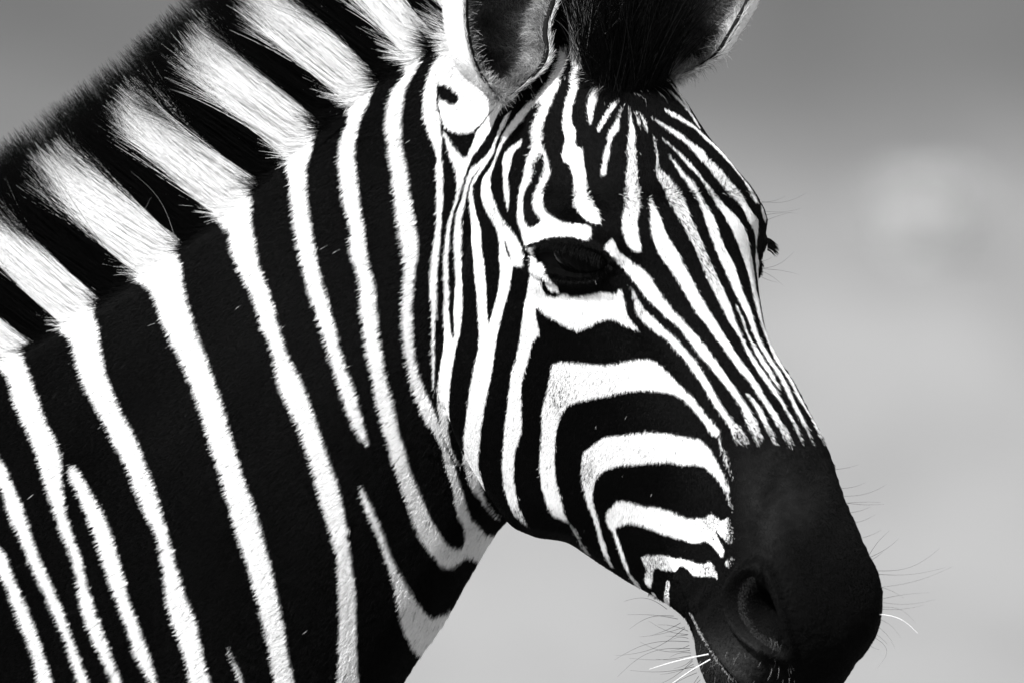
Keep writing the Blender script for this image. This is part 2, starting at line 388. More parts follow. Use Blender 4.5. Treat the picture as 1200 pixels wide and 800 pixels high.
# ---- finer mesh where the animal is seen close, finest round eye, nostril and mouth
v, e = mesh_arrays(em)
v = laplace(v, e, 24)
em.vertices.foreach_set('co', v.astype(np.float32).ravel()); em.update()

def subdivide(me, test):
    vv, _ = mesh_arrays(me)
    sel = test(to_grid(vv))
    b = bmesh.new(); b.from_mesh(me)
    b.verts.ensure_lookup_table()
    ed = [x for x in b.edges if sel[x.verts[0].index] and sel[x.verts[1].index]]
    bmesh.ops.subdivide_edges(b, edges=ed, cuts=1, use_grid_fill=True, smooth=0.0)
    b.to_mesh(me); b.free(); me.update()

def near_spot(g, u, w_, r):
    return (g[:, 0] - u) ** 2 + (g[:, 1] - w_) ** 2 < r * r

subdivide(em, lambda g: (g[:, 0] > -40) & (g[:, 1] < 830) & (g[:, 2] < 60))
subdivide(em, lambda g: (g[:, 2] < -60) & (near_spot(g, 668, 303, 62) | near_spot(g, 890, 718, 66) | near_spot(g, 832, 745, 58)))
v, e = mesh_arrays(em)
wsm = ((to_grid(v)[:, 0] > -60) & (to_grid(v)[:, 1] < 850)).astype(float)
v = laplace(v, e, 8, wsm)

# ---- fit of the outline: a smooth bend of the head in its side plane (grid units)
FIT = [(811,130,3),(835,165,5),(847,177,3),(869,202,1),(880,217,-2),(892,242,-1),(896,255,1),(889,300,9),(888,330,6),(892,367,2),(909,419,-1),(925,445,-6),(944,479,-8),(964,516,-11),(980,560,-10),(996,600,-10),(1012,642,-10),(1025,677,-13),(1028,700,-13),(1022,740,-9),(1002,772,1),(984,800,-3),
       (825,800,-15),(810,760,1),(802,732,12),(785,717,8),(765,700,6),(747,687,5),(725,674,4),(707,662,5),(685,647,7),(665,635,8),(632,630,-6),(615,624,-10),(600,617,-16)]
T = np.array([(a, b_) for a, b_, _ in FIT], float)
kk = np.array([k for _, _, k in FIT], float)
tg = np.zeros_like(T)
for i in range(len(T)):
    lo, hi = (0, 21) if i < 22 else (22, len(T) - 1)
    q = T[min(i + 1, hi)] - T[max(i - 1, lo)]
    tg[i] = q / np.linalg.norm(q)
nrm = np.stack([tg[:, 1], -tg[:, 0]], 1)
src = T + nrm * kk[:, None]
anchors = np.array([(668, 300), (700, 430), (640, 180), (740, 200), (760, 330), (800, 470), (560, 300), (560, 450), (600, 540), (700, 560), (860, 560), (890, 690), (520, 120), (700, 60), (540, 560), (780, 600), (930, 740)], float)
src = np.concatenate([src, anchors]); dst = np.concatenate([T, anchors])
def tps_k(r2): return np.where(r2 > 0, r2 * np.log(np.maximum(r2, 1e-9)), 0)
n_ = len(src)
Kk = tps_k(((src[:, None] - src[None]) ** 2).sum(2)) + np.eye(n_) * 400
Pm = np.concatenate([np.ones((n_, 1)), src], 1)
A_ = np.block([[Kk, Pm], [Pm.T, np.zeros((3, 3))]])
sol = np.linalg.solve(A_, np.concatenate([dst - src, np.zeros((3, 2))]))
g = to_grid(v)
idx = np.where((g[:, 0] > 480) & (g[:, 1] < 900) & (g[:, 2] < 200))[0]
gi = g[idx]
delta = np.zeros((len(idx), 2))
for a in range(0, len(idx), 20000):
    q = gi[a:a + 20000, :2]
    delta[a:a + 20000] = tps_k(((q[:, None] - src[None]) ** 2).sum(2)) @ sol[:n_] + np.concatenate([np.ones((len(q), 1)), q], 1) @ sol[n_:]
wt = smoothstep(540, 640, gi[:, 0]) * np.clip(smoothstep(-20, -110, gi[:, 2]) + smoothstep(640, 700, gi[:, 0]), 0, 1)
delta = np.clip(delta, -20, 20) * wt[:, None]
g[idx, :2] += delta
v = to_world(g)
em.vertices.foreach_set('co', v.astype(np.float32).ravel()); em.update()

# ---- modelling of eye sockets, brow, nostrils, mouth (both sides of the head)
from mathutils.bvhtree import BVHTree
def make_bvh(me):
    vv, _ = mesh_arrays(me)
    return BVHTree.FromPolygons([tuple(q) for q in vv], [tuple(p.vertices) for p in me.polygons])
bvh = make_bvh(em)
def pick(u, w_, z0=-176.0):
    """nearest skin point at grid (u, v) on the animal's right side: grid point and normal"""
    q = to_world((u, w_, 0.0))
    h = bvh.ray_cast(Vector((q[0], -3, q[2])), Vector((0, 1, 0)), 6)
    if h[0] is None:
        h = bvh.find_nearest(Vector((q[0], z0 * S, q[2])))
    return to_grid(np.array(h[0])), np.array(h[1])

def mesh_normals(me):
    nn = np.empty(len(me.vertices) * 3, np.float32); me.vertices.foreach_get('normal', nn)
    return nn.reshape(-1, 3).astype(float)

g = to_grid(v)
nv = mesh_normals(em)
ht, hd, hw = head_coords(g)
is_head = (g[:, 0] > 500) & (ht > -60) & (ht < 900) & (hd > -420) & (np.abs(hw) < 190)
# image of every head point on the animal's right side: the left side is modelled as its mirror
gm = g.copy()
fl = hw < 0
gm[fl] = head_pt(ht[fl], hd[fl], -hw[fl])
right_side = is_head & (gm[:, 2] < -60)
disp = np.zeros(len(g))
far_damp = np.where(hw < 0, 0.35, 1.0)     # the left side is seen edge-on: its relief stays low
inward = np.zeros(len(g))
def bump(u, w_, ru, rv, ang, amp, power=2):
    c, s_ = math.cos(math.radians(ang)), math.sin(math.radians(ang))
    x, y = gm[:, 0] - u, gm[:, 1] - w_
    r = np.sqrt(((x * c + y * s_) / ru) ** 2 + ((-x * s_ + y * c) / rv) ** 2)
    return amp * np.exp(-r ** power) * right_side * far_damp
disp += bump(662, 262, 48, 20, 4, 9)          # brow
disp += bump(668, 304, 60, 40, 5, 7)          # the eyeball under the lids
disp += bump(735, 312, 26, 20, 40, -6)        # hollow before the eye
disp += bump(700, 205, 34, 44, 0, -7)         # hollow of the temple
disp += bump(668, 352, 60, 12, 3, -4)
disp += bump(765, 395, 90, 16, 48, 5)         # facial crest
disp += bump(600, 470, 34, 110, 8, 4)         # masseter
disp += bump(790, 560, 50, 70, 20, -5)
disp += bump(880, 590, 34, 60, 22, -5)
disp += bump(848, 720, 22, 60, -24, 6)        # upper lip fold
disp += bump(818, 765, 14, 30, -10, 4)
# palpebral opening
x, y = gm[:, 0] - 668, gm[:, 1] - 304
th = math.radians(6); xr, yr = x * math.cos(th) + y * math.sin(th), -x * math.sin(th) + y * math.cos(th)
half = np.where(yr < 0, 17, 19) * np.sqrt(np.clip(1 - (xr / 44) ** 2, 0, 1))
rim = np.abs(yr) - half
open_ = (1 - smoothstep(-6, 1, rim)) * (np.abs(xr) < 44)
inward += 9 * open_ * right_side
disp += 4.0 * np.exp(-((rim - 5) / 5) ** 2) * (np.abs(xr) < 50) * (1 - open_) * right_side
# nostril: a comma opening, its outer wing standing up
nx, ny = gm[:, 0] - 889, gm[:, 1] - 719
th = math.radians(66); a1, a2 = nx * math.cos(th) + ny * math.sin(th), nx * math.sin(th) - ny * math.cos(th)
a2 = a2 - 0.0035 * a1 ** 2
rr = np.sqrt((a1 / 46) ** 2 + (a2 / (21 - 0.11 * a1)) ** 2)
inward += 46 * (1 - smoothstep(0.25, 1.0, rr)) * right_side
disp += 8 * np.exp(-((rr - 1.22) / 0.2) ** 2) * right_side * far_damp
disp += 5 * np.exp(-((rr - 1.2) / 0.2) ** 2) * (nx < 5) * right_side * far_damp
# mouth slit, lower lip lying behind the upper
MOUTH = catmull(P('794 684 802 703 810 720 823 744 841 773 862 798 884 818 915 835'), 60)
dm = np.full(len(g), 1e9); side = np.zeros(len(g))
sel = np.where(right_side & (gm[:, 0] > 740) & (gm[:, 1] > 640))[0]
dd = gm[sel][:, None, :2] - MOUTH[None]
d2 = (dd ** 2).sum(2); j = d2.argmin(1)
dm[sel] = np.sqrt(d2[np.arange(len(sel)), j])
tm = np.gradient(MOUTH, axis=0)[j]
sg = tm[:, 0] * dd[np.arange(len(sel)), j, 1] - tm[:, 1] * dd[np.arange(len(sel)), j, 0]
side[sel] = np.sign(sg)
low = (side > 0)
inward += (9 * np.exp(-(dm / 4.5) ** 2) + np.where(low, 12 * np.exp(-(dm / 30) ** 2), 0)) * right_side
disp += np.where(~low, 4.5 * np.exp(-((dm - 7) / 6) ** 2), 0) * right_side
# folds of skin at the mouth corner and on the throat
fold = np.sin((gm[:, 0] * 0.82 + gm[:, 1] * 0.57) / 3.4) * np.exp(-(((gm[:, 0] - 822) / 22) ** 2 + ((gm[:, 1] - 703) / 24) ** 2))
disp += 1.3 * fold * right_side
# the slow unevenness of muscle under skin
lump = (np.sin(g[:, 0] / 37 + 1.3 * np.sin(g[:, 1] / 61)) * np.sin(g[:, 1] / 43 + g[:, 0] / 90) + 0.6 * np.sin((g[:, 0] + 0.4 * g[:, 1]) / 21 + 2 * np.sin(g[:, 1] / 80)))
rough = laplace(rng.normal(0, 1, (len(g), 1)).repeat(3, 1), e, 5, None, 0.6)[:, 0]
disp += 1.1 * rough / rough.std() * 0.2 * smoothstep(600, 660, ht) * is_head
disp += lump * np.where(is_head, 0.4, 1.3) * (g[:, 2] < 250)
v = v + nv * (disp * S)[:, None]
side_in = np.where((hw < 0)[:, None], -1.0, 1.0) * np.array([Wh[0], Wh[1], Wh[2]])[None]
dir_in = -(0.5 * nv + 0.5 * np.stack([side_in[:, 0], side_in[:, 1], side_in[:, 2]], 1))
dir_in /= np.linalg.norm(dir_in, axis=1)[:, None]
v = v + dir_in * (inward * S)[:, None]
wl_ = right_side & (near_spot(gm, 668, 303, 55) | near_spot(gm, 890, 718, 62) | near_spot(gm, 832, 745, 60))
v = laplace(v, e, 2, wl_.astype(float))
em.vertices.foreach_set('co', v.astype(np.float32).ravel()); em.update()

# ---- pigment
g = to_grid(v); nv = mesh_normals(em); ht, hd, hw = head_coords(g)
def pigment(g, nv, hw, soft=False):
    """coat value at skin points; the half of the head turned away mirrors the other"""
    u, w_ = g[:, 0].copy(), g[:, 1].copy()
    t_, d_, _ = head_coords(g)
    back = (hw < 0) & (nv[:, 1] > 0.03) & (u > 560) & (t_ > -60) & (w_ < 900) & (w_ > -80)
    q = head_pt(t_[back], d_[back], -hw[back])
    u[back], w_[back] = q[:, 0], q[:, 1]
    return coat_at(u, w_), u, w_
c_, cu, cv = pigment(g, nv, hw)
def grey_of(c, u, w_):
    """skin and hair reflectance for a coat value: white, black, and the dark muzzle with its own tones and a painted grey sheen"""
    dark = 0.0010 + 0.0068 * np.exp(-(((u - 900) / 62) ** 2 + ((w_ - 575) / 68) ** 2)) * smoothstep(845, 875, u) * smoothstep(490, 530, w_)  # soft sheen of the upper muzzle put into the colour
    dark = dark + 0.022 * np.exp(-(((u - 852) / 34) ** 2 + ((w_ - 772) / 34) ** 2)) * (u > 812)
    dark = dark * (1 - 0.45 * smoothstep(900, 960, u) * smoothstep(600, 690, w_))
    mott = np.sin(u / 5.3 + 2 * np.sin(w_ / 7.1)) * np.sin(w_ / 4.7 + 1.5 * np.sin(u / 9.0)) + np.sin((u + w_) / 17.0 + np.sin(u / 11.0))
    dark = dark * np.where(w_ > 500, 1 + 0.3 * mott * smoothstep(850, 880, u), 1)
    return np.where(c > 0.5, 0.82, dark)
# stripes break up where white and black hairs mix
def mix_prob(pu, pv):
    mixp = np.full(len(pu), 0.012)
    def mix(u, w_, ru, rv, ang, p):
        c, s_ = math.cos(math.radians(ang)), math.sin(math.radians(ang))
        x, y = pu - u, pv - w_
        r = ((x * c + y * s_) / ru) ** 2 + ((-x * s_ + y * c) / rv) ** 2
        np.maximum(mixp, p * np.exp(-r ** 2), out=mixp)
    mix(812, 290, 62, 16, 62, 0.38); mix(786, 225, 34, 14, 60, 0.36); mix(740, 215, 12, 46, 0, 0.30)
    mix(852, 212, 32, 12, 48, 0.20); mix(655, 460, 18, 30, 0, 0.18); mix(688, 552, 12, 20, 0, 0.25)
    mix(765, 660, 14, 16, 0, 0.34); mix(832, 612, 14, 16, 0, 0.25); mix(832, 668, 18, 12, 0, 0.40)
    mix(866, 515, 12, 10, 0, 0.45); mix(850, 540, 8, 26, -20, 0.5); mix(585, 250, 16, 22, 40, 0.16)
    mix(720, 312, 16, 10, 40, 0.35); mix(748, 356, 8, 16, -30, 0.3); mix(610, 606, 10, 16, -30, 0.45); mix(678, 626, 10, 24, -25, 0.55)
    fade = smoothstep(476, 532, pv) * smoothstep(842, 858, pu)
    return np.maximum(mixp, fade * 0.95)
c_ = np.where((c_ > 0.5) & (rng.random(len(c_)) < mix_prob(cu, cv)), 0.0, c_)
shade = grey_of(c_, cu, cv)
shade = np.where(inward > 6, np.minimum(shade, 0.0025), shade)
hoof = g[:, 1] > GROUND_V - 95
shade = np.where(hoof, 0.02, shade)
shade = np.where((g[:, 0] < -1735) & (g[:, 1] > 1400), 0.01, shade)

# ---- ears: cupped shells, part of the same body mesh
def ear_shell(rows, back_dir, depth0, lean, inner=True):
    """rows: (v, centre u, half width). returns outer+inner shell (grid), faces, shade"""
    rows = catmull(rows, 46)
    m = 33
    th = np.linspace(-1, 1, m) * math.radians(112)
    X = np.array([back_dir[1], -back_dir[0]])
    Y = np.array(back_dir)
    outer, inn = [], []
    v0, v1 = rows[0, 0], rows[-1, 0]
    for r in rows:
        k = (v0 - r[0]) / (v0 - v1)
        h = max(r[2], 0.6)
        for lst, hh in ((outer, h), (inn, max(h - 6.5, 0.3))):
            uu = r[1] + hh * (np.sin(th) * X[0] + np.cos(th) * Y[0])
            dd_ = depth0 + lean * k + hh * (np.sin(th) * X[1] + np.cos(th) * Y[1]) * 0.95
            lst.append(np.stack([uu, np.full(m, r[0]) + 0.10 * hh * np.cos(th), dd_], 1))
    n = len(rows)
    pts = np.concatenate(outer + inn)
    f = []
    for i in range(n - 1):
        for j in range(m - 1):
            a = i * m + j
            f.append((a, a + 1, a + m + 1, a + m))
            b = n * m + a
            f.append((b, b + m, b + m + 1, b + 1))
    for i in range(n - 1):
        for j in (0, m - 1):
            a, b = i * m + j, n * m + i * m + j
            f.append((a, a + m, b + m, b) if j == 0 else (a, b, b + m, a + m))
    f.append(tuple(range(m))); 
    thg = np.tile(th, n); sh_o = np.full(n * m, 0.78); sh_i = np.where(thg > math.radians(62), 0.30, np.where(thg < math.radians(-30), 0.60, 0.05))  # left inner wall brightened in colour, as it lies in shadow
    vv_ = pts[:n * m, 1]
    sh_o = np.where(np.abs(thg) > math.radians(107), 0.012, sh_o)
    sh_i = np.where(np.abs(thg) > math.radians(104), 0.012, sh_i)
    kk_ = (v0 - vv_) / (v0 - v1)
    sh_o = np.where(kk_ > 0.66, 0.012, sh_o)
    return pts, f, np.concatenate([sh_o, sh_i]), n * m

def ellipsoid(c, r, n=24, m=32):
    pts, f = [], []
    for i in range(n + 1):
        a = math.pi * i / n
        for j in range(m):
            b = 2 * math.pi * j / m
            pts.append((c[0] + r[0] * math.sin(a) * math.cos(b), c[1] - r[1] * math.cos(a), c[2] + r[2] * math.sin(a) * math.sin(b)))
    for i in range(n):
        for j in range(m):
            a, b = i * m + j, i * m + (j + 1) % m
            f.append((a, b, b + m, a + m))
    return np.array(pts), f

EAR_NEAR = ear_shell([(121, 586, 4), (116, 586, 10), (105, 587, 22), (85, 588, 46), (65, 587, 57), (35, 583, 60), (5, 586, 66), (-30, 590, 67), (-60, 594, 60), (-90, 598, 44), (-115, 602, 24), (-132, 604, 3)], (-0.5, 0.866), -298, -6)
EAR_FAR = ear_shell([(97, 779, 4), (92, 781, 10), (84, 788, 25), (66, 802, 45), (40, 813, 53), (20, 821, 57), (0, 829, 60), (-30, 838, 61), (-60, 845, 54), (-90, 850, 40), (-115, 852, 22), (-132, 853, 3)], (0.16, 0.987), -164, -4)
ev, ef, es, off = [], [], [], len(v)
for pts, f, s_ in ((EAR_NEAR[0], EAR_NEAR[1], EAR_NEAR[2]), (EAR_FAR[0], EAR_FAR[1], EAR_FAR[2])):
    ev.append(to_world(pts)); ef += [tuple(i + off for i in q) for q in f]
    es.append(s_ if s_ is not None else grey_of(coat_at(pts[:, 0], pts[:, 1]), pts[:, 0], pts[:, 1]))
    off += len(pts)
polys = [tuple(p.vertices) for p in em.polygons] + ef
body = bpy.data.meshes.new('zebra')
allv = np.concatenate([v] + ev)
body.from_pydata(allv.tolist(), [], polys)
b = bmesh.new(); b.from_mesh(body); bmesh.ops.recalc_face_normals(b, faces=b.faces[:]); b.to_mesh(body); b.free()
body.update()
body.polygons.foreach_set('use_smooth', [True] * len(body.polygons))
a = body.attributes.new('shade', 'FLOAT', 'POINT')
all_shade = np.concatenate([shade] + es)
a.data.foreach_set('value', all_shade.astype(np.float32))
bpy.data.meshes.remove(em)

m_skin, n, l, bs = new_mat('zebra coat')
at = n.new('ShaderNodeAttribute'); at.attribute_name = 'shade'
tex = n.new('ShaderNodeTexNoise'); tex.inputs['Scale'].default_value = 700; tex.inputs['Detail'].default_value = 3
geo = n.new('ShaderNodeTexCoord'); l.new(geo.outputs['Object'], tex.inputs['Vector'])
bmp = n.new('ShaderNodeBump'); bmp.inputs['Strength'].default_value = 0.12; bmp.inputs['Distance'].default_value = 0.0015
l.new(tex.outputs['Fac'], bmp.inputs['Height']); l.new(bmp.outputs['Normal'], bs.inputs['Normal'])
l.new(at.outputs['Fac'], bs.inputs['Base Color'])
bs.inputs['Roughness'].default_value = 0.62
bs.inputs['Specular IOR Level'].default_value = 0.03
body.materials.append(m_skin)
zebra = bpy.data.objects.new('zebra', body)
col.objects.link(zebra)
tag(zebra, 'black and white striped zebra with erect mane, head turned towards the viewer', 'zebra')

# ------------------------------------------------------------------ hair
def hair_mat(name, rough=0.5, spec=0.25, thin=0.0):
    m, n, l, bs = new_mat(name)
    at = n.new('ShaderNodeAttribute'); at.attribute_name = 'shade'
    l.new(at.outputs['Fac'], bs.inputs['Base Color'])
    bs.inputs['Roughness'].default_value = rough
    bs.inputs['Specular IOR Level'].default_value = spec
    if thin:
        tr = n.new('ShaderNodeBsdfTranslucent'); l.new(at.outputs['Fac'], tr.inputs['Color'])
        mx_ = n.new('ShaderNodeMixShader'); mx_.inputs[0].default_value = thin
        l.new(bs.outputs[0], mx_.inputs[1]); l.new(tr.outputs[0], mx_.inputs[2])
        l.new(mx_.outputs[0], n['Material Output'].inputs['Surface'])
    return m
m_fur = hair_mat('short coat hair', 0.45, 0.07, 0.25)
m_mane = hair_mat('mane hair', 0.5, 0.05, 0.40)
m_bristle = hair_mat('bristle', 0.4, 0.3)
m_lash = hair_mat('eyelash', 0.5, 0.06)

def unit(a):
    return a / np.maximum(np.linalg.norm(a, axis=-1, keepdims=True), 1e-9)

body.calc_loop_triangles()
nt = len(body.loop_triangles)
tri = np.empty(nt * 3, np.int32); body.loop_triangles.foreach_get('vertices', tri); tri = tri.reshape(-1, 3)
bv, _ = mesh_arrays(body)
bn = mesh_normals(body)
p0, p1, p2 = bv[tri[:, 0]], bv[tri[:, 1]], bv[tri[:, 2]]
cr = np.cross(p1 - p0, p2 - p0)
area = np.linalg.norm(cr, axis=1) / 2
tc = to_grid((p0 + p1 + p2) / 3)
tn = bn[tri].mean(1)
n_main = len(bv) - sum(len(q) for q in ev)
on_main = tri[:, 0] < n_main
n_e1, n_e2 = len(ev[0]), len(ev[1])
# where coat hair grows thick enough to matter: what can be seen from the viewer's side
wgt = area * (tc[:, 0] > -60) * (tc[:, 1] < 850) * (tn[:, 1] < 0.30)
wgt *= on_main
inn_v = np.zeros(len(bv)); inn_v[:n_main] = np.maximum(inward, 0)
in_tri = inn_v[tri].max(1)
wgt *= np.where(in_tri > 3, np.where(tc[:, 0] < 760, 0.0, 1.0), 1.0)        # none in the eye opening, little in the nostril
ht_t, hd_t, hw_t = head_coords(tc)
headness = (smoothstep(505, 560, tc[:, 0]) * smoothstep(-60, -110, tc[:, 2]))
wgt *= 1 + 0.9 * headness
NF = 800000
cdf = np.cumsum(wgt); cdf /= cdf[-1]
ti = np.searchsorted(cdf, rng.random(NF))
r1, r2 = rng.random(NF), rng.random(NF)
fl_ = r1 + r2 > 1; r1[fl_], r2[fl_] = 1 - r1[fl_], 1 - r2[fl_]
ba = np.stack([1 - r1 - r2, r1, r2], 1)[:, :, None]
root = (bv[tri[ti]] * ba).sum(1)
rn = unit((bn[tri[ti]] * ba).sum(1))
rg = to_grid(root)
rt, rd, rw = head_coords(rg)
hd_w = smoothstep(484, 512, rg[:, 0]) * smoothstep(-40, -90, rg[:, 2]) * smoothstep(70, 110, rg[:, 1])

# lie of the coat, (du, dv) in the side plane
flow = np.tile(np.array([-0.80, 0.60]), (NF, 1))
flow_face = np.tile(np.array([-0.45, 0.89]), (NF, 1))
nose = smoothstep(-110, -30, rd)[:, None]
flow_face = flow_face * (1 - nose) + np.array([0.30, 0.95]) * nose
whorl = (smoothstep(255, 205, rg[:, 1]) * smoothstep(600, 660, rg[:, 0]))[:, None]
side_dir = np.stack([(rg[:, 0] - 745) / 120 * 0.6, np.full(NF, -1.0)], 1)
flow_face = flow_face * (1 - whorl) + side_dir * whorl
muz = (smoothstep(590, 640, rt))[:, None]
flow_face = flow_face * (1 - muz) + np.array([0.2, 0.98]) * muz
crest_v = np.interp(rg[:, 0], [-150, 0, 107, 205, 293, 368, 437, 505, 560], [480, 416, 350, 283, 215, 146, 90, 50, 40])
cz = (smoothstep(16, 2, rg[:, 1] - crest_v) * (rg[:, 0] < 540))[:, None]
flow = flow * (1 - cz) + np.array([-0.80, -0.60]) * cz
flow = flow * (1 - hd_w[:, None]) + flow_face * hd_w[:, None]
f3 = np.stack([flow[:, 0], np.zeros(NF), -flow[:, 1]], 1)
f3 += rng.normal(0, 0.2, (NF, 3))
f3 = unit(f3 - rn * (f3 * rn).sum(1, keepdims=True))
length = (10.5 * (1 - hd_w) + 6.4 * hd_w) * rng.uniform(0.65, 1.25, NF)
length *= 1 - 0.55 * muz[:, 0] * hd_w
length *= 1 + 1.1 * cz[:, 0]
length = length * S
lift = 0.26 + 0 * whorl[:, 0]
A = f3 * np.cos(lift)[:, None] + rn * np.sin(lift)[:, None]
B = f3 * np.cos(lift * 0.5)[:, None] + rn * np.sin(lift * 0.5)[:, None]
q1 = root + A * (length * 0.5)[:, None]
q2 = q1 + B * (length * 0.5)[:, None]
pts = np.stack([root - rn * 0.0006, q1, q2], 1)
mid = rg.copy(); mid[:, :2] += flow * (length / S * 0.35)[:, None]
cw, pu, pv = pigment(mid, rn, rw)
mixp = mix_prob(pu, pv)
flip = rng.random(NF) < mixp
cw = np.where((cw > 0.5) & flip, 0.0, cw)
cw = np.where((cw < 0.5) & (rng.random(NF) < 0.00012) & (pu < 850), 1.0, cw)
# a few pale hairs stray onto the muzzle below the stripes; along the lip they paint its lit edge
lipd = np.full(NF, 99.0)
sl = np.where((pu > 780) & (pv > 660) & (pv < 830) & (pu < 950))[0]
lipd[sl] = np.sqrt(((np.stack([pu[sl], pv[sl]], 1)[:, None] - MOUTH[None]) ** 2).sum(2).min(1))
sh = grey_of(cw, pu, pv) * rng.uniform(0.75, 1.2, NF)
sh = np.minimum(sh, 0.86)
lit_lip_hair = (lipd < 1.7) & (pv > 716) & (rng.random(NF) < 0.7)
sh = np.where(lit_lip_hair, 0.32, sh)
nx, ny = pu - 889, pv - 719
th = math.radians(66); a1, a2 = nx * math.cos(th) + ny * math.sin(th), nx * math.sin(th) - ny * math.cos(th)
a2 = a2 - 0.0035 * a1 ** 2
rrn = np.sqrt((a1 / 46) ** 2 + (a2 / (21 - 0.11 * a1)) ** 2)
wing = (rrn < 1.02) & (rrn > 0.55) & (nx < 8 + ny * 0.35) & (rw > 0) & (pu > 800)
sh = np.where(wing & (rng.random(NF) < 0.95 * smoothstep(0.5, 0.85, rrn)), 0.026 * rng.uniform(0.5, 1.4, NF), sh)  # paler hair on the nostril wing paints its lit rim
tip = np.clip(sh * np.where(sh > 0.3, 1.0, 1.3), 0, 0.9)
shp = np.stack([sh, sh, tip], 1)
rr_ = rng.uniform(0.8, 1.25, NF)
rad = np.stack([0.00016 * rr_, 0.00013 * rr_, 0.00003 * rr_], 1)
fur = curves_obj('fur', pts, rad, shp, m_fur, zebra)
tag(fur, kind='stuff')

# ---- mane: rows of stiff hair along the crest, over the poll to the forelock
CREST = catmull([(-420, 540, 0), (-300, 520, 0), (-150, 490, 0), (0, 416, 0), (107, 350, 0), (205, 283, -8), (293, 215, -22), (368, 146, -50), (437, 90, -85), (505, 50, -118), (560, 40, -140)], 400)
cl = np.concatenate([[0], np.cumsum(np.linalg.norm(np.diff(CREST, axis=0), axis=1))])
def crest_at(s):
    return np.stack([np.interp(s, cl, CREST[:, c]) for c in range(3)], 1)
NM = 110000
s_ = rng.random(NM) * cl[-1]
c0 = crest_at(s_)
row = rng.uniform(-1, 1, NM)                     # -1 side towards the viewer, +1 far side
row = np.where(rng.random(NM) < 0.35, -np.abs(row) ** 0.5, row)
base = c0.copy()
base[:, 2] += row * 21
base[:, 1] += 3 + 13 * np.abs(row) ** 2 + np.where(row < 0, 4 * -row, 0)
near_row = np.clip(-row, 0, 1)
for i_ in np.where(row < -0.2)[0]:
    o_ = rng.uniform(-3, 7)
    h_, _n = pick(c0[i_, 0] + 0.56 * o_, c0[i_, 1] + 3 + 0.83 * o_, c0[i_, 2])
    base[i_] = h_
head_end = smoothstep(350, 540, c0[:, 0])
lean = np.array([-0.80, -0.60]) * (1 - head_end[:, None]) + np.array([-0.55, -0.83]) * head_end[:, None]
up = np.array([-0.64, -0.77]) * (1 - head_end[:, None]) + np.array([-0.35, -0.94]) * head_end[:, None]
nr = near_row[:, None]
d0 = lean * nr + (0.25 * up + 0.75 * lean) * (1 - nr)
d1 = (0.8 * lean + 0.2 * up) * nr + up * (1 - nr)
clump = np.floor(s_ / 9).astype(int) * 7 + np.floor((row + 1) * 4).astype(int)
crnd = rng.normal(0, 1, (clump.max() + 2, 3))
jit = rng.normal(0, 0.05, (NM, 3)) + 0.05 * crnd[clump]
pig_p = c0[:, :2] + lean * 42 + jit[:, :2] * 50
is_w = coat_at(pig_p[:, 0], pig_p[:, 1]) > 0.5
ml = (218 - 30 * near_row) * rng.uniform(0.88, 1.05, NM)
ml = np.where(is_w & (row < 0.1), ml * rng.uniform(0.78, 0.93, NM) * 1.0, ml)
ml *= np.where(rng.random(NM) < 0.15, rng.uniform(0.4, 0.8, NM), 1)
ml *= 1 - 0.92 * smoothstep(-120, -420, c0[:, 0])
KM = 7
tt = np.linspace(0, 1, KM)
mp = np.zeros((NM, KM, 3)); mp[:, 0] = base
bend = rng.normal(0, 0.05, (NM, 2)) + 0.05 * crnd[clump][:, :2]
for k in range(1, KM):
    f = tt[k]
    d = d0 * (1 - f) + d1 * f + bend * f * f * 1.6 + jit[:, :2]
    d = unit(d)
    dz = (row * 0.16 * (1 - f) + np.where(row < 0, -0.10, 0.06) * (1 - f) + jit[:, 2] * 0.8)
    mp[:, k, :2] = mp[:, k - 1, :2] + d * (ml / (KM - 1))[:, None]
    mp[:, k, 2] = mp[:, k - 1, 2] + dz * ml / (KM - 1)
wfrac = np.where(row < -0.15, rng.uniform(0.86, 1.1, NM), rng.uniform(0.30, 0.55, NM))
msh = np.where(is_w[:, None] & (tt[None] < wfrac[:, None]), 0.96, 0.003) * rng.uniform(0.88, 1.03, (NM, 1))
mr = np.array([0.00020, 0.00020, 0.00018, 0.00016, 0.00013, 0.0001, 0.00004])[None] * rng.uniform(0.7, 1.2, (NM, 1))
mane = curves_obj('mane', to_world(mp), mr, msh, m_mane, zebra)
tag(mane, 'stiff upright mane striped white and black with dark tips')

# short hairs where the coat turns into mane
NB = 42000
sB = rng.random(NB) * cl[-1]; cB = crest_at(sB); oB = rng.uniform(-3, 20, NB)
bB = np.zeros((NB, 3)); nB = np.zeros((NB, 3))
for i_ in range(NB):
    h_, n__ = pick(cB[i_, 0] + 0.56 * oB[i_], cB[i_, 1] + 2 + 0.83 * oB[i_], cB[i_, 2])
    bB[i_] = h_; nB[i_] = (n__[0], -n__[2], n__[1])
tB = np.clip(oB / 20, 0, 1)[:, None]
dB = np.concatenate([np.array([-0.80, -0.60]) * (1 - tB) + np.array([-0.85, 0.5]) * tB, np.zeros((NB, 1))], 1) + rng.normal(0, 0.10, (NB, 3))
tP = smoothstep(5, 14, oB)[:, None]
dB = unit(unit(dB - nB * (dB * nB).sum(1, keepdims=True) * tP) + np.array([0, 0, -0.16]) * (1 - tP) + nB * 0.16 * tP)
lB = (11 + 58 * (1 - tB[:, 0]) ** 2) * rng.uniform(0.6, 1.15, NB)
pB = np.stack([bB - nB * 0.8, bB + dB * (lB * 0.4)[:, None], bB + unit(dB * 1.0 - nB * 0.06) * lB[:, None]], 1)
sp_ = bB[:, :2] + dB[:, :2] * (lB * 0.3)[:, None]
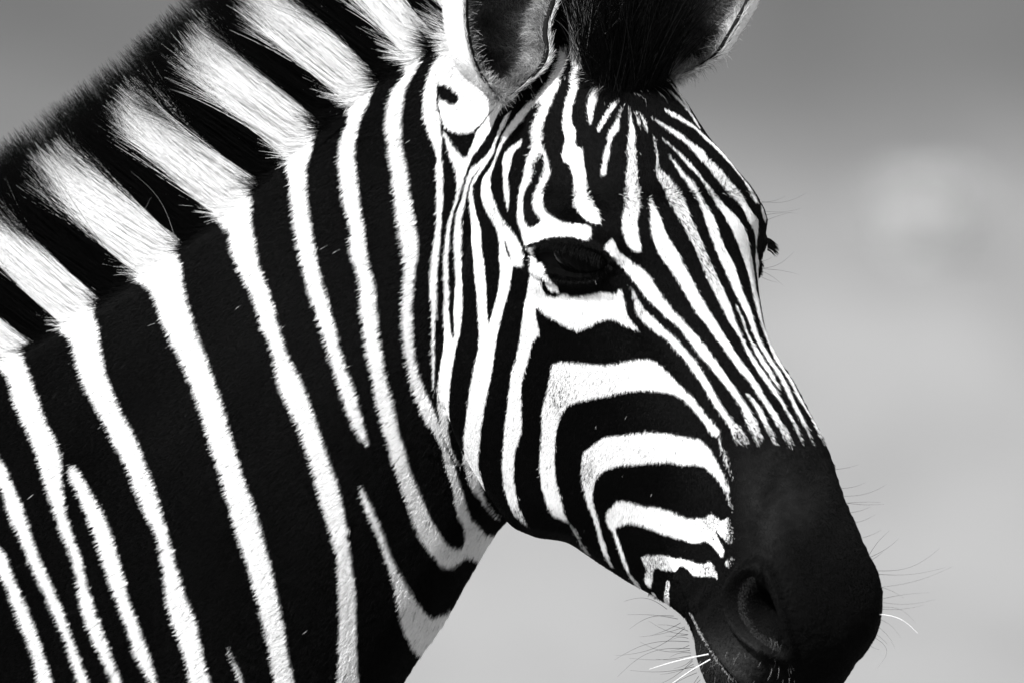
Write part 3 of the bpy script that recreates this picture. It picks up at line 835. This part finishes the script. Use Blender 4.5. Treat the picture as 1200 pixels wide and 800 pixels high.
shB = np.where(coat_at(sp_[:, 0], sp_[:, 1]) > 0.5, 0.88, 0.003)[:, None] * np.ones((1, 3))
curves_obj('mane_base', to_world(pB), np.array([0.00018, 0.00016, 0.00004])[None] * np.ones((NB, 1)), shB, m_mane, zebra)

# forelock
NL = 15000
ft = rng.uniform(-90, 30, NL); fw = rng.normal(0, 1, NL).clip(-2, 2) * 30
fd = np.interp(ft, [-90, -40, 20, 80], [-80, -38, 22, 48]) - (fw / 60) ** 2 * 18 - 3
fb = head_pt(ft, fd, fw)
k_ = 0
while k_ < NL * 2 // 3:                                  # the part that hangs over the forehead's crown
    u_, v_ = rng.uniform(684, 782), rng.uniform(38, 118)
    if v_ < 114 - ((u_ - 737) / 55) ** 2 * 26:
        fb[k_] = pick(u_, v_)[0]; ft[k_] = 40; k_ += 1
# pale side locks rising from the two inner brow stripes
NS = 650
sb = np.stack([rng.normal(680, 5, NS), rng.normal(68, 6, NS)], 1)
sp = []
for q in sb:
    h, _ = pick(q[0], q[1]); sp.append(h)
fb = np.concatenate([fb, np.array(sp)]); NL2 = len(fb)
pale = np.arange(NL2) >= NL
fl2 = rng.uniform(40, 150, NL2); fl2 = np.where(pale, rng.uniform(50, 95, NL2), fl2)
dirf = np.where(pale[:, None], np.array([0.22, -1.0, -0.10]), np.array([0.06, -1.0, -0.02])) + rng.normal(0, 0.17, (NL2, 3))
dirf[:NL, 0] += (fb[:NL, 0] - 715) / 420
dirf[:NL, 0] -= 0.5 * smoothstep(40, -60, ft)
dirf = unit(dirf)
KF = 5
fp = np.zeros((NL2, KF, 3)); fp[:, 0] = fb
bf = rng.normal(0, 0.16, (NL2, 3))
for k in range(1, KF):
    fp[:, k] = fp[:, k - 1] + unit(dirf + bf * (k / KF) * 2) * (fl2 / (KF - 1))[:, None]
fsh = np.where(pale, 0.30 * rng.uniform(0.2, 1.5, NL2), np.where(rng.random(NL2) < 0.15, 0.012, 0.0018))[:, None] * np.ones((1, KF))  # some black strands toned lighter as a painted sheen
fr = np.array([0.0002, 0.0002, 0.00018, 0.00014, 0.00005])[None] * np.ones((NL2, 1))
fl_o = curves_obj('forelock', to_world(fp), fr, fsh, m_mane, zebra)
tag(fl_o, 'black tuft of hair between the ears')

# wisps of the forelock's lower edge lying on the brow
NW = 700
wp = np.zeros((NW, 4, 3))
for i_ in range(NW):
    a_ = rng.uniform(math.radians(5), math.radians(175))
    r_ = rng.uniform(0.55, 1.02)
    u_, v_ = 737 + 52 * r_ * math.cos(a_), 84 + 31 * r_ * math.sin(a_)
    h_, n__ = pick(u_, v_)
    ng = np.array([n__[0], -n__[2], n__[1]])
    d_ = np.array([math.cos(a_) * 0.9, math.sin(a_), 0]) + rng.normal(0, 0.22, 3)
    d_ = d_ - ng * (d_ @ ng); d_ /= np.linalg.norm(d_)
    ln_ = rng.uniform(8, 24)
    for k in range(4):
        f = k / 3
        wp[i_, k] = h_ + d_ * ln_ * f + ng * (3.2 * math.sin(math.pi * min(f * 0.8 + 0.1, 1)))
wsh = np.where(rng.random(NW) < 0.06, 0.25, 0.002)[:, None] * np.ones((1, 4))
curves_obj('forelock_wisps', to_world(wp), np.array([0.0002, 0.00018, 0.00013, 0.00004])[None] * np.ones((NW, 1)), wsh, m_mane, zebra)

# ---- ear hair: long pale hairs inside the cups, short white fringe on the rims
def ear_hair(E, nrows, mcols, n_in, n_rim, name, tone):
    pts, _, _, nm = E
    inner = pts[nm:].reshape(nrows, mcols, 3)
    outer = pts[:nm].reshape(nrows, mcols, 3)
    i = rng.integers(2, nrows - 4, n_in); j = rng.integers(1, mcols - 1, n_in)
    i2 = np.clip(i + 1, 0, nrows - 1)
    b0 = inner[i, j] + (inner[i2, j] - inner[i, j]) * rng.random((n_in, 1)) + (inner[i, np.minimum(j + 1, mcols - 1)] - inner[i, j]) * rng.random((n_in, 1))
    cen = inner[i].mean(1)
    inw = unit(cen - b0)
    upv = unit(inner[i2, j] - inner[np.maximum(i - 1, 0), j])
    edge = np.abs(j - mcols / 2) / (mcols / 2)
    d = unit(inw * 0.55 + upv * 0.75 + rng.normal(0, 0.25, (n_in, 3)) + np.array([0, 0, -0.25]))
    ln = rng.uniform(9, 24, n_in) * (0.55 + 0.6 * edge)
    P3 = np.stack([b0, b0 + d * ln[:, None] * 0.5, b0 + unit(d + np.array([0, 0.25, -0.1]) + rng.normal(0, 0.2, (n_in, 3))) * ln[:, None]], 1)
    base_t = np.minimum(tone * rng.uniform(0.25, 1.5, n_in) * np.where(j < mcols / 2, 2.2, 1.0), 0.85)  # hair tone raised on the left half to offset the cup's shadow
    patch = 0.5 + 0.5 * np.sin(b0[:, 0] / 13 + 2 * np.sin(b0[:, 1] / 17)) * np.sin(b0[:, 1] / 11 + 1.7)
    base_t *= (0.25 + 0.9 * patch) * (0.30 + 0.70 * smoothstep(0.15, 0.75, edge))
    sh_ = np.repeat(base_t[:, None], 3, 1)
    # rims and back of the ear
    i = rng.integers(1, nrows - 2, n_rim); j = rng.integers(0, mcols, n_rim)
    jr = rng.random(n_rim) < 0.4
    j = np.where(jr, rng.choice([0, mcols - 1], n_rim), j)
    b1 = outer[i, j] + (outer[i + 1, j] - outer[i, j]) * rng.random((n_rim, 1)) + (outer[i, np.minimum(j + 1, mcols - 1)] - outer[i, j]) * rng.random((n_rim, 1)) * (~jr)[:, None]
    outw = unit(b1 - outer[i].mean(1))
    upv = unit(outer[i + 1, j] - outer[i - 1, j])
    d = unit(outw * 0.45 + upv * 0.9 + rng.normal(0, 0.2, (n_rim, 3)))
    ln = rng.uniform(4, 8, n_rim) * np.where(jr & (j > 0), rng.uniform(1, 2.2, n_rim), 1)
    Q3 = np.stack([b1, b1 + d * ln[:, None] * 0.5, b1 + unit(d + upv * 0.3) * ln[:, None]], 1)
    k_ = (outer[0, 0, 1] - b1[:, 1]) / (outer[0, 0, 1] - outer[-1, 0, 1])
    sh2 = np.where(k_ > 0.66, 0.01, 0.80)
    sh2 = np.where(jr & (rng.random(n_rim) < 0.35), 0.01, sh2)
    A3 = np.concatenate([P3, Q3]); sA = np.concatenate([sh_, np.repeat(sh2[:, None], 3, 1)])
    rA = np.array([0.00015, 0.00012, 0.00003])[None] * np.ones((len(A3), 1))
    o = curves_obj(name, to_world(A3), rA, sA, m_mane, zebra)
    return o
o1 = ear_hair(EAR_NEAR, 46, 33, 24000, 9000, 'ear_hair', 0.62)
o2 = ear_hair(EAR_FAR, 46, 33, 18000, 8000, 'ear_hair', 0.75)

# ---- eyes
m_eye, n, l, bs = new_mat('eye')
bs.inputs['Base Color'].default_value = (0.0015, 0.0015, 0.0015, 1)
bs.inputs['Roughness'].default_value = 0.08
bs.inputs['Specular IOR Level'].default_value = 0.025
eh, en = pick(668, 304)
en_g = np.array([en[0], -en[2], en[1]])                 # the skin normal in grid axes (u, v, depth)
e1 = np.array([math.cos(math.radians(6)), math.sin(math.radians(6)), 0.0]); e1 -= en_g * (e1 @ en_g); e1 /= np.linalg.norm(e1)
e2 = np.cross(en_g, e1)
ball, bf_ = ellipsoid((0, 0, 0), (1, 1, 1), 40, 56)
near_ball = eh - en_g * 23 + ball[:, :1] * e1 * 47 + ball[:, 1:2] * e2 * 31 + ball[:, 2:] * en_g * 25
bt_, bd_, bw_ = head_coords(near_ball)
far_ball = head_pt(bt_, bd_, -(bw_ - 7))
mesh_obj('eye', to_world(near_ball), bf_, m_eye, zebra)
mesh_obj('eye', to_world(far_ball), bf_, m_eye, zebra)
# lashes: a dense dark fringe under the upper lid
def lash_set(s):
    L_ = []
    NLs = 260
    x = rng.uniform(-40, 40, NLs)
    for xx in x:
        yy = -17 * math.sqrt(max(0, 1 - (xx / 44) ** 2)) - 1
        th = math.radians(6)
        u_, v_ = 668 + xx * math.cos(th) - yy * math.sin(th), 304 + xx * math.sin(th) + yy * math.cos(th)
        h, nn = pick(u_, v_)
        t_, d_, w_ = head_coords(h)
        ln = rng.uniform(16, 30) * (1 if s > 0 else 0.62)
        b = np.array([t_, d_, w_ + 1.5])
        fan = -xx / 44 * 0.5
        dirs = [np.array([0.15 - fan, 0.15, 0.85]), np.array([0.55 - fan, 0.02, 0.75]), np.array([0.7 - fan, 0.15, 0.55])]
        ptsl = [b]
        for d in dirs:
            d = d + rng.normal(0, 0.10, 3)
            ptsl.append(ptsl[-1] + d / np.linalg.norm(d) * ln / 3)
        ptsl = np.array(ptsl)
        L_.append(head_pt(ptsl[:, 0], ptsl[:, 1], ptsl[:, 2] * s))
    return np.array(L_)
for s in (1, -1):
    lp = lash_set(s)
    curves_obj('eyelashes', to_world(lp), np.tile(np.array([0.00028, 0.00026, 0.0002, 0.00006]), (len(lp), 1)), np.full(lp.shape[:2], 0.003), m_lash, zebra)

# ---- whiskers, chin and brow bristles: each one a curve of its own shape
WH = []
def whisker(u0, v0, u1, v1, sag=0.0, tone=0.02, r=0.00016, dz=-20):
    p = np.array([u0, v0], float); q = np.array([u1, v1], float)
    dv_ = q - p; nrm_ = np.array([-dv_[1], dv_[0]])
    h, _ = pick(u0, v0)
    base_z = h[2] + 2
    K = 8
    out = []
    for k in range(K):
        f = k / (K - 1)
        c = p + dv_ * f + nrm_ * sag * math.sin(math.pi * f)
        out.append((c[0], c[1], base_z + dz * f))
    WH.append((np.array(out), tone, r))
# nose bridge and far nostril
for a in ((976, 549, 1004, 543, .04), (982, 571, 1012, 564, .06), (986, 580, 1037, 566, .08), (990, 588, 1030, 587, -.02), (990, 588, 1034, 589, .03),
          (994, 599, 1018, 592, .05), (998, 611, 1023, 601, .06), (1006, 629, 1030, 619, .04), (1018, 650, 1042, 621, -.05), (1020, 652, 1053, 630, .05), (1022, 655, 1034, 646, .02),
          (1025, 668, 1101, 641, .12), (1026, 672, 1107, 664, .05), (1027, 686, 1112, 662, .05), (1027, 685, 1056, 698, -.05), (1028, 700, 1086, 692, -.03),
          (1028, 703, 1092, 700, .06), (1028, 709, 1070, 728, -.16), (1026, 722, 1052, 744, -.1), (1024, 730, 1046, 757, -.08), (1028, 711, 1080, 706, .05)):
    whisker(*a[:4], sag=a[4], tone=0.03, r=0.00015)
for a in ((1026, 717, 1072, 739, -.12), (1024, 741, 1040, 755, -.05), (1021, 744, 1027, 781, -.38), (1016, 752, 1030, 760, .1)):
    whisker(*a[:4], sag=a[4], tone=0.75, r=0.0002)
# beyond the brow and under the far eye
for a in ((893, 237, 921, 230, .06), (893, 236, 946, 226, .10), (896, 259, 930, 248, -.02), (896, 247, 940, 244, .06), (896, 252, 936, 250, -.04), (889, 315, 932, 294, .12), (889, 315, 938, 322, -.04), (889, 316, 918, 334, -.06), (888, 307, 905, 302, .05), (889, 322, 912, 331, .05)):
    whisker(*a[:4], sag=a[4], tone=0.04, r=0.00013)
# chin and lower lip
chin = [(782, 714, 731, 705, .16), (790, 722, 737, 738, .12), (794, 724, 735, 719, -.06), (798, 730, 762, 745, .05), (802, 733, 749, 745, .06), (803, 736, 722, 768, .16), (806, 742, 760, 726, -.08),
        (806, 744, 780, 745, .04), (807, 748, 786, 750, .12), (808, 752, 720, 773, .10), (808, 756, 786, 762, .1), (809, 760, 724, 793, .14), (809, 762, 750, 752, -.10), (810, 768, 737, 771, .08),
        (811, 770, 768, 772, .08), (812, 774, 760, 806, .12), (813, 778, 774, 790, .1), (814, 781, 738, 785, -.05), (815, 784, 784, 808, .06), (817, 788, 776, 812, .05), (819, 792, 795, 820, .06), (821, 796, 792, 830, .03), (806, 738, 770, 730, .06), (812, 772, 790, 783, .15), (810, 765, 785, 770, .1)]
for a in chin:
    whisker(*a[:4], sag=a[4] * random.choice((-0.6, 1, 1)), tone=0.015, r=0.0002, dz=random.uniform(-30, 10))
whisker(829, 764, 760, 781, 0.02, 0.8, 0.00055, -30)
whisker(831, 770, 782, 801, 0.02, 0.8, 0.00050, -30)
# short stray bristles on the lips
for k in range(70):
    u_ = random.uniform(820, 930); v_ = random.uniform(742, 815)
    whisker(u_, v_, u_ + random.uniform(-9, 6), v_ + random.uniform(8, 20), random.uniform(-.2, .2), random.choice((0.03, 0.10, 0.25)), 0.00011, -6)
# two hooked hairs standing off the mane
whisker(196, 270, 174, 230, -.5, 0.3, 0.0001, -10)
whisker(201, 275, 150, 200, .1, 0.25, 0.0001, -10)
for q, tone, r in WH:
    rad_ = np.linspace(1, 0.25, len(q))[None] * r
    curves_obj('whisker', to_world(q)[None], rad_, np.full((1, len(q)), tone), m_bristle, zebra)

# ------------------------------------------------------------------ ground
def terrain(x, y):
    rise = np.clip(y - 6, 0, None)
    z = 0.050 * np.clip(rise - 4, 0, None) ** 1.0 * smoothstep(0, 60, rise) + 0.00002 * rise ** 2
    return z + 0.05 * np.sin(x / 7.0 + 1) * np.sin(y / 9.0) * smoothstep(3, 20, rise)
xs = np.concatenate([-np.geomspace(900, 3, 40), np.linspace(-2.5, 2.5, 11), np.geomspace(3, 900, 40)])
ys = np.concatenate([-np.geomspace(300, 6, 20), np.linspace(-5, 8, 14), np.geomspace(9, 1500, 90)])
X, Y = np.meshgrid(xs, ys)
Z = terrain(X, Y)
nx_, ny_ = len(xs), len(ys)
gf = [(j * nx_ + i, j * nx_ + i + 1, (j + 1) * nx_ + i + 1, (j + 1) * nx_ + i) for j in range(ny_ - 1) for i in range(nx_ - 1)]
m_gr, n, l, bs = new_mat('dry savanna grass')
tcn = n.new('ShaderNodeTexCoord')
def noise(scale, detail, sx=1, sy=1):
    mp_ = n.new('ShaderNodeMapping'); mp_.inputs['Scale'].default_value = (sx, sy, 1)
    l.new(tcn.outputs['Object'], mp_.inputs['Vector'])
    t = n.new('ShaderNodeTexNoise'); t.inputs['Scale'].default_value = scale; t.inputs['Detail'].default_value = detail
    l.new(mp_.outputs[0], t.inputs['Vector'])
    return t
big = noise(0.7, 2, 2.6, 0.45)
fine = noise(9, 5)
# short pale grass low on the slope, darker scrub higher up, with a wandering border
sepx = n.new('ShaderNodeSeparateXYZ'); l.new(tcn.outputs['Object'], sepx.inputs[0])
wob = noise(0.25, 2)
ma = n.new('ShaderNodeMath'); ma.operation = 'MULTIPLY_ADD'; ma.inputs[1].default_value = 6.0
l.new(wob.outputs['Fac'], ma.inputs[0]); l.new(sepx.outputs['Y'], ma.inputs[2])
xm = n.new('ShaderNodeMath'); xm.operation = 'MULTIPLY_ADD'; xm.inputs[1].default_value = -0.25
l.new(sepx.outputs['X'], xm.inputs[0]); l.new(ma.outputs[0], xm.inputs[2])
mr_ = n.new('ShaderNodeMapRange'); mr_.inputs['From Min'].default_value = 30; mr_.inputs['From Max'].default_value = 70
l.new(xm.outputs[0], mr_.inputs['Value'])
rp = n.new('ShaderNodeValToRGB')
er = rp.color_ramp.elements
er[0].position = 0.0; er[0].color = (0.27, 0.27, 0.27, 1)
er[1].position = 1.0; er[1].color = (0.085, 0.085, 0.085, 1)
for p_, c_v in ((0.50, 0.265), (0.575, 0.225), (0.64, 0.15), (0.72, 0.10)):
    q_ = er.new(p_); q_.color = (c_v, c_v, c_v, 1)
l.new(mr_.outputs[0], rp.inputs[0])
rb = n.new('ShaderNodeValToRGB'); rb.color_ramp.elements[0].position = 0.34; rb.color_ramp.elements[0].color = (0.80, 0.80, 0.80, 1); rb.color_ramp.elements[1].position = 0.62; rb.color_ramp.elements[1].color = (1, 1, 1, 1)
l.new(big.outputs['Fac'], rb.inputs[0])
mb = n.new('ShaderNodeMix'); mb.data_type = 'RGBA'; mb.blend_type = 'MULTIPLY'; mb.inputs[0].default_value = 1.0
l.new(rp.outputs[0], mb.inputs[6]); l.new(rb.outputs[0], mb.inputs[7])
mx = n.new('ShaderNodeMix'); mx.data_type = 'RGBA'; mx.blend_type = 'MULTIPLY'; mx.inputs[0].default_value = 0.6
l.new(mb.outputs[2], mx.inputs[6]) 
rp2 = n.new('ShaderNodeValToRGB'); rp2.color_ramp.elements[0].color = (0.45, 0.45, 0.45, 1); rp2.color_ramp.elements[1].color = (1, 1, 1, 1)
l.new(fine.outputs['Fac'], rp2.inputs[0]); l.new(rp2.outputs[0], mx.inputs[7])
l.new(mx.outputs[2], bs.inputs['Base Color']); bs.inputs['Roughness'].default_value = 0.95
bs.inputs['Specular IOR Level'].default_value = 0.05
ground = mesh_obj('ground', np.stack([X.ravel(), Y.ravel(), Z.ravel()], 1), gf, m_gr)
tag(ground, 'pale dry grassland rising out of focus behind the zebra', kind='structure')

# ---- a pale tussock on the slope
m_tu, n, l, bs = new_mat('bleached grass')
bs.inputs['Base Color'].default_value = (0.68, 0.68, 0.68, 1); bs.inputs['Roughness'].default_value = 0.9; bs.inputs['Specular IOR Level'].default_value = 0.05
def tussock(x, y, r, h, label):
    z = float(terrain(np.array(x), np.array(y)))
    vs, fs = [], []
    for k in range(520):
        a = random.uniform(0, 2 * math.pi); q = r * 0.35 * math.sqrt(random.random())
        bx_, by_ = q * math.cos(a), q * math.sin(a)
        ln = h * random.uniform(0.5, 1.0); out = r * random.uniform(0.1, 0.9)
        a2 = a + random.uniform(-0.6, 0.6)
        w_ = 0.006
        px, py = -math.sin(a2) * w_, math.cos(a2) * w_
        i0 = len(vs)
        for f in (0, 0.5, 1.0):
            ox, oy = bx_ + out * f * f * math.cos(a2), by_ + out * f * f * math.sin(a2)
            wf = 1 - 0.85 * f
            vs.append((ox - px * wf, oy - py * wf, ln * (f - 0.25 * f * f))); vs.append((ox + px * wf, oy + py * wf, ln * (f - 0.25 * f * f)))
        fs += [(i0, i0 + 1, i0 + 3, i0 + 2), (i0 + 2, i0 + 3, i0 + 5, i0 + 4)]
    o = mesh_obj('grass_tussock', vs, fs, m_tu)
    o.location = (x, y, z - 0.01)
    tag(o, label, 'grass')
    return o
tussock(1.15, 49.6, 0.2, 0.27, 'pale out-of-focus grass tussock on the slope to the right of the zebra brow')
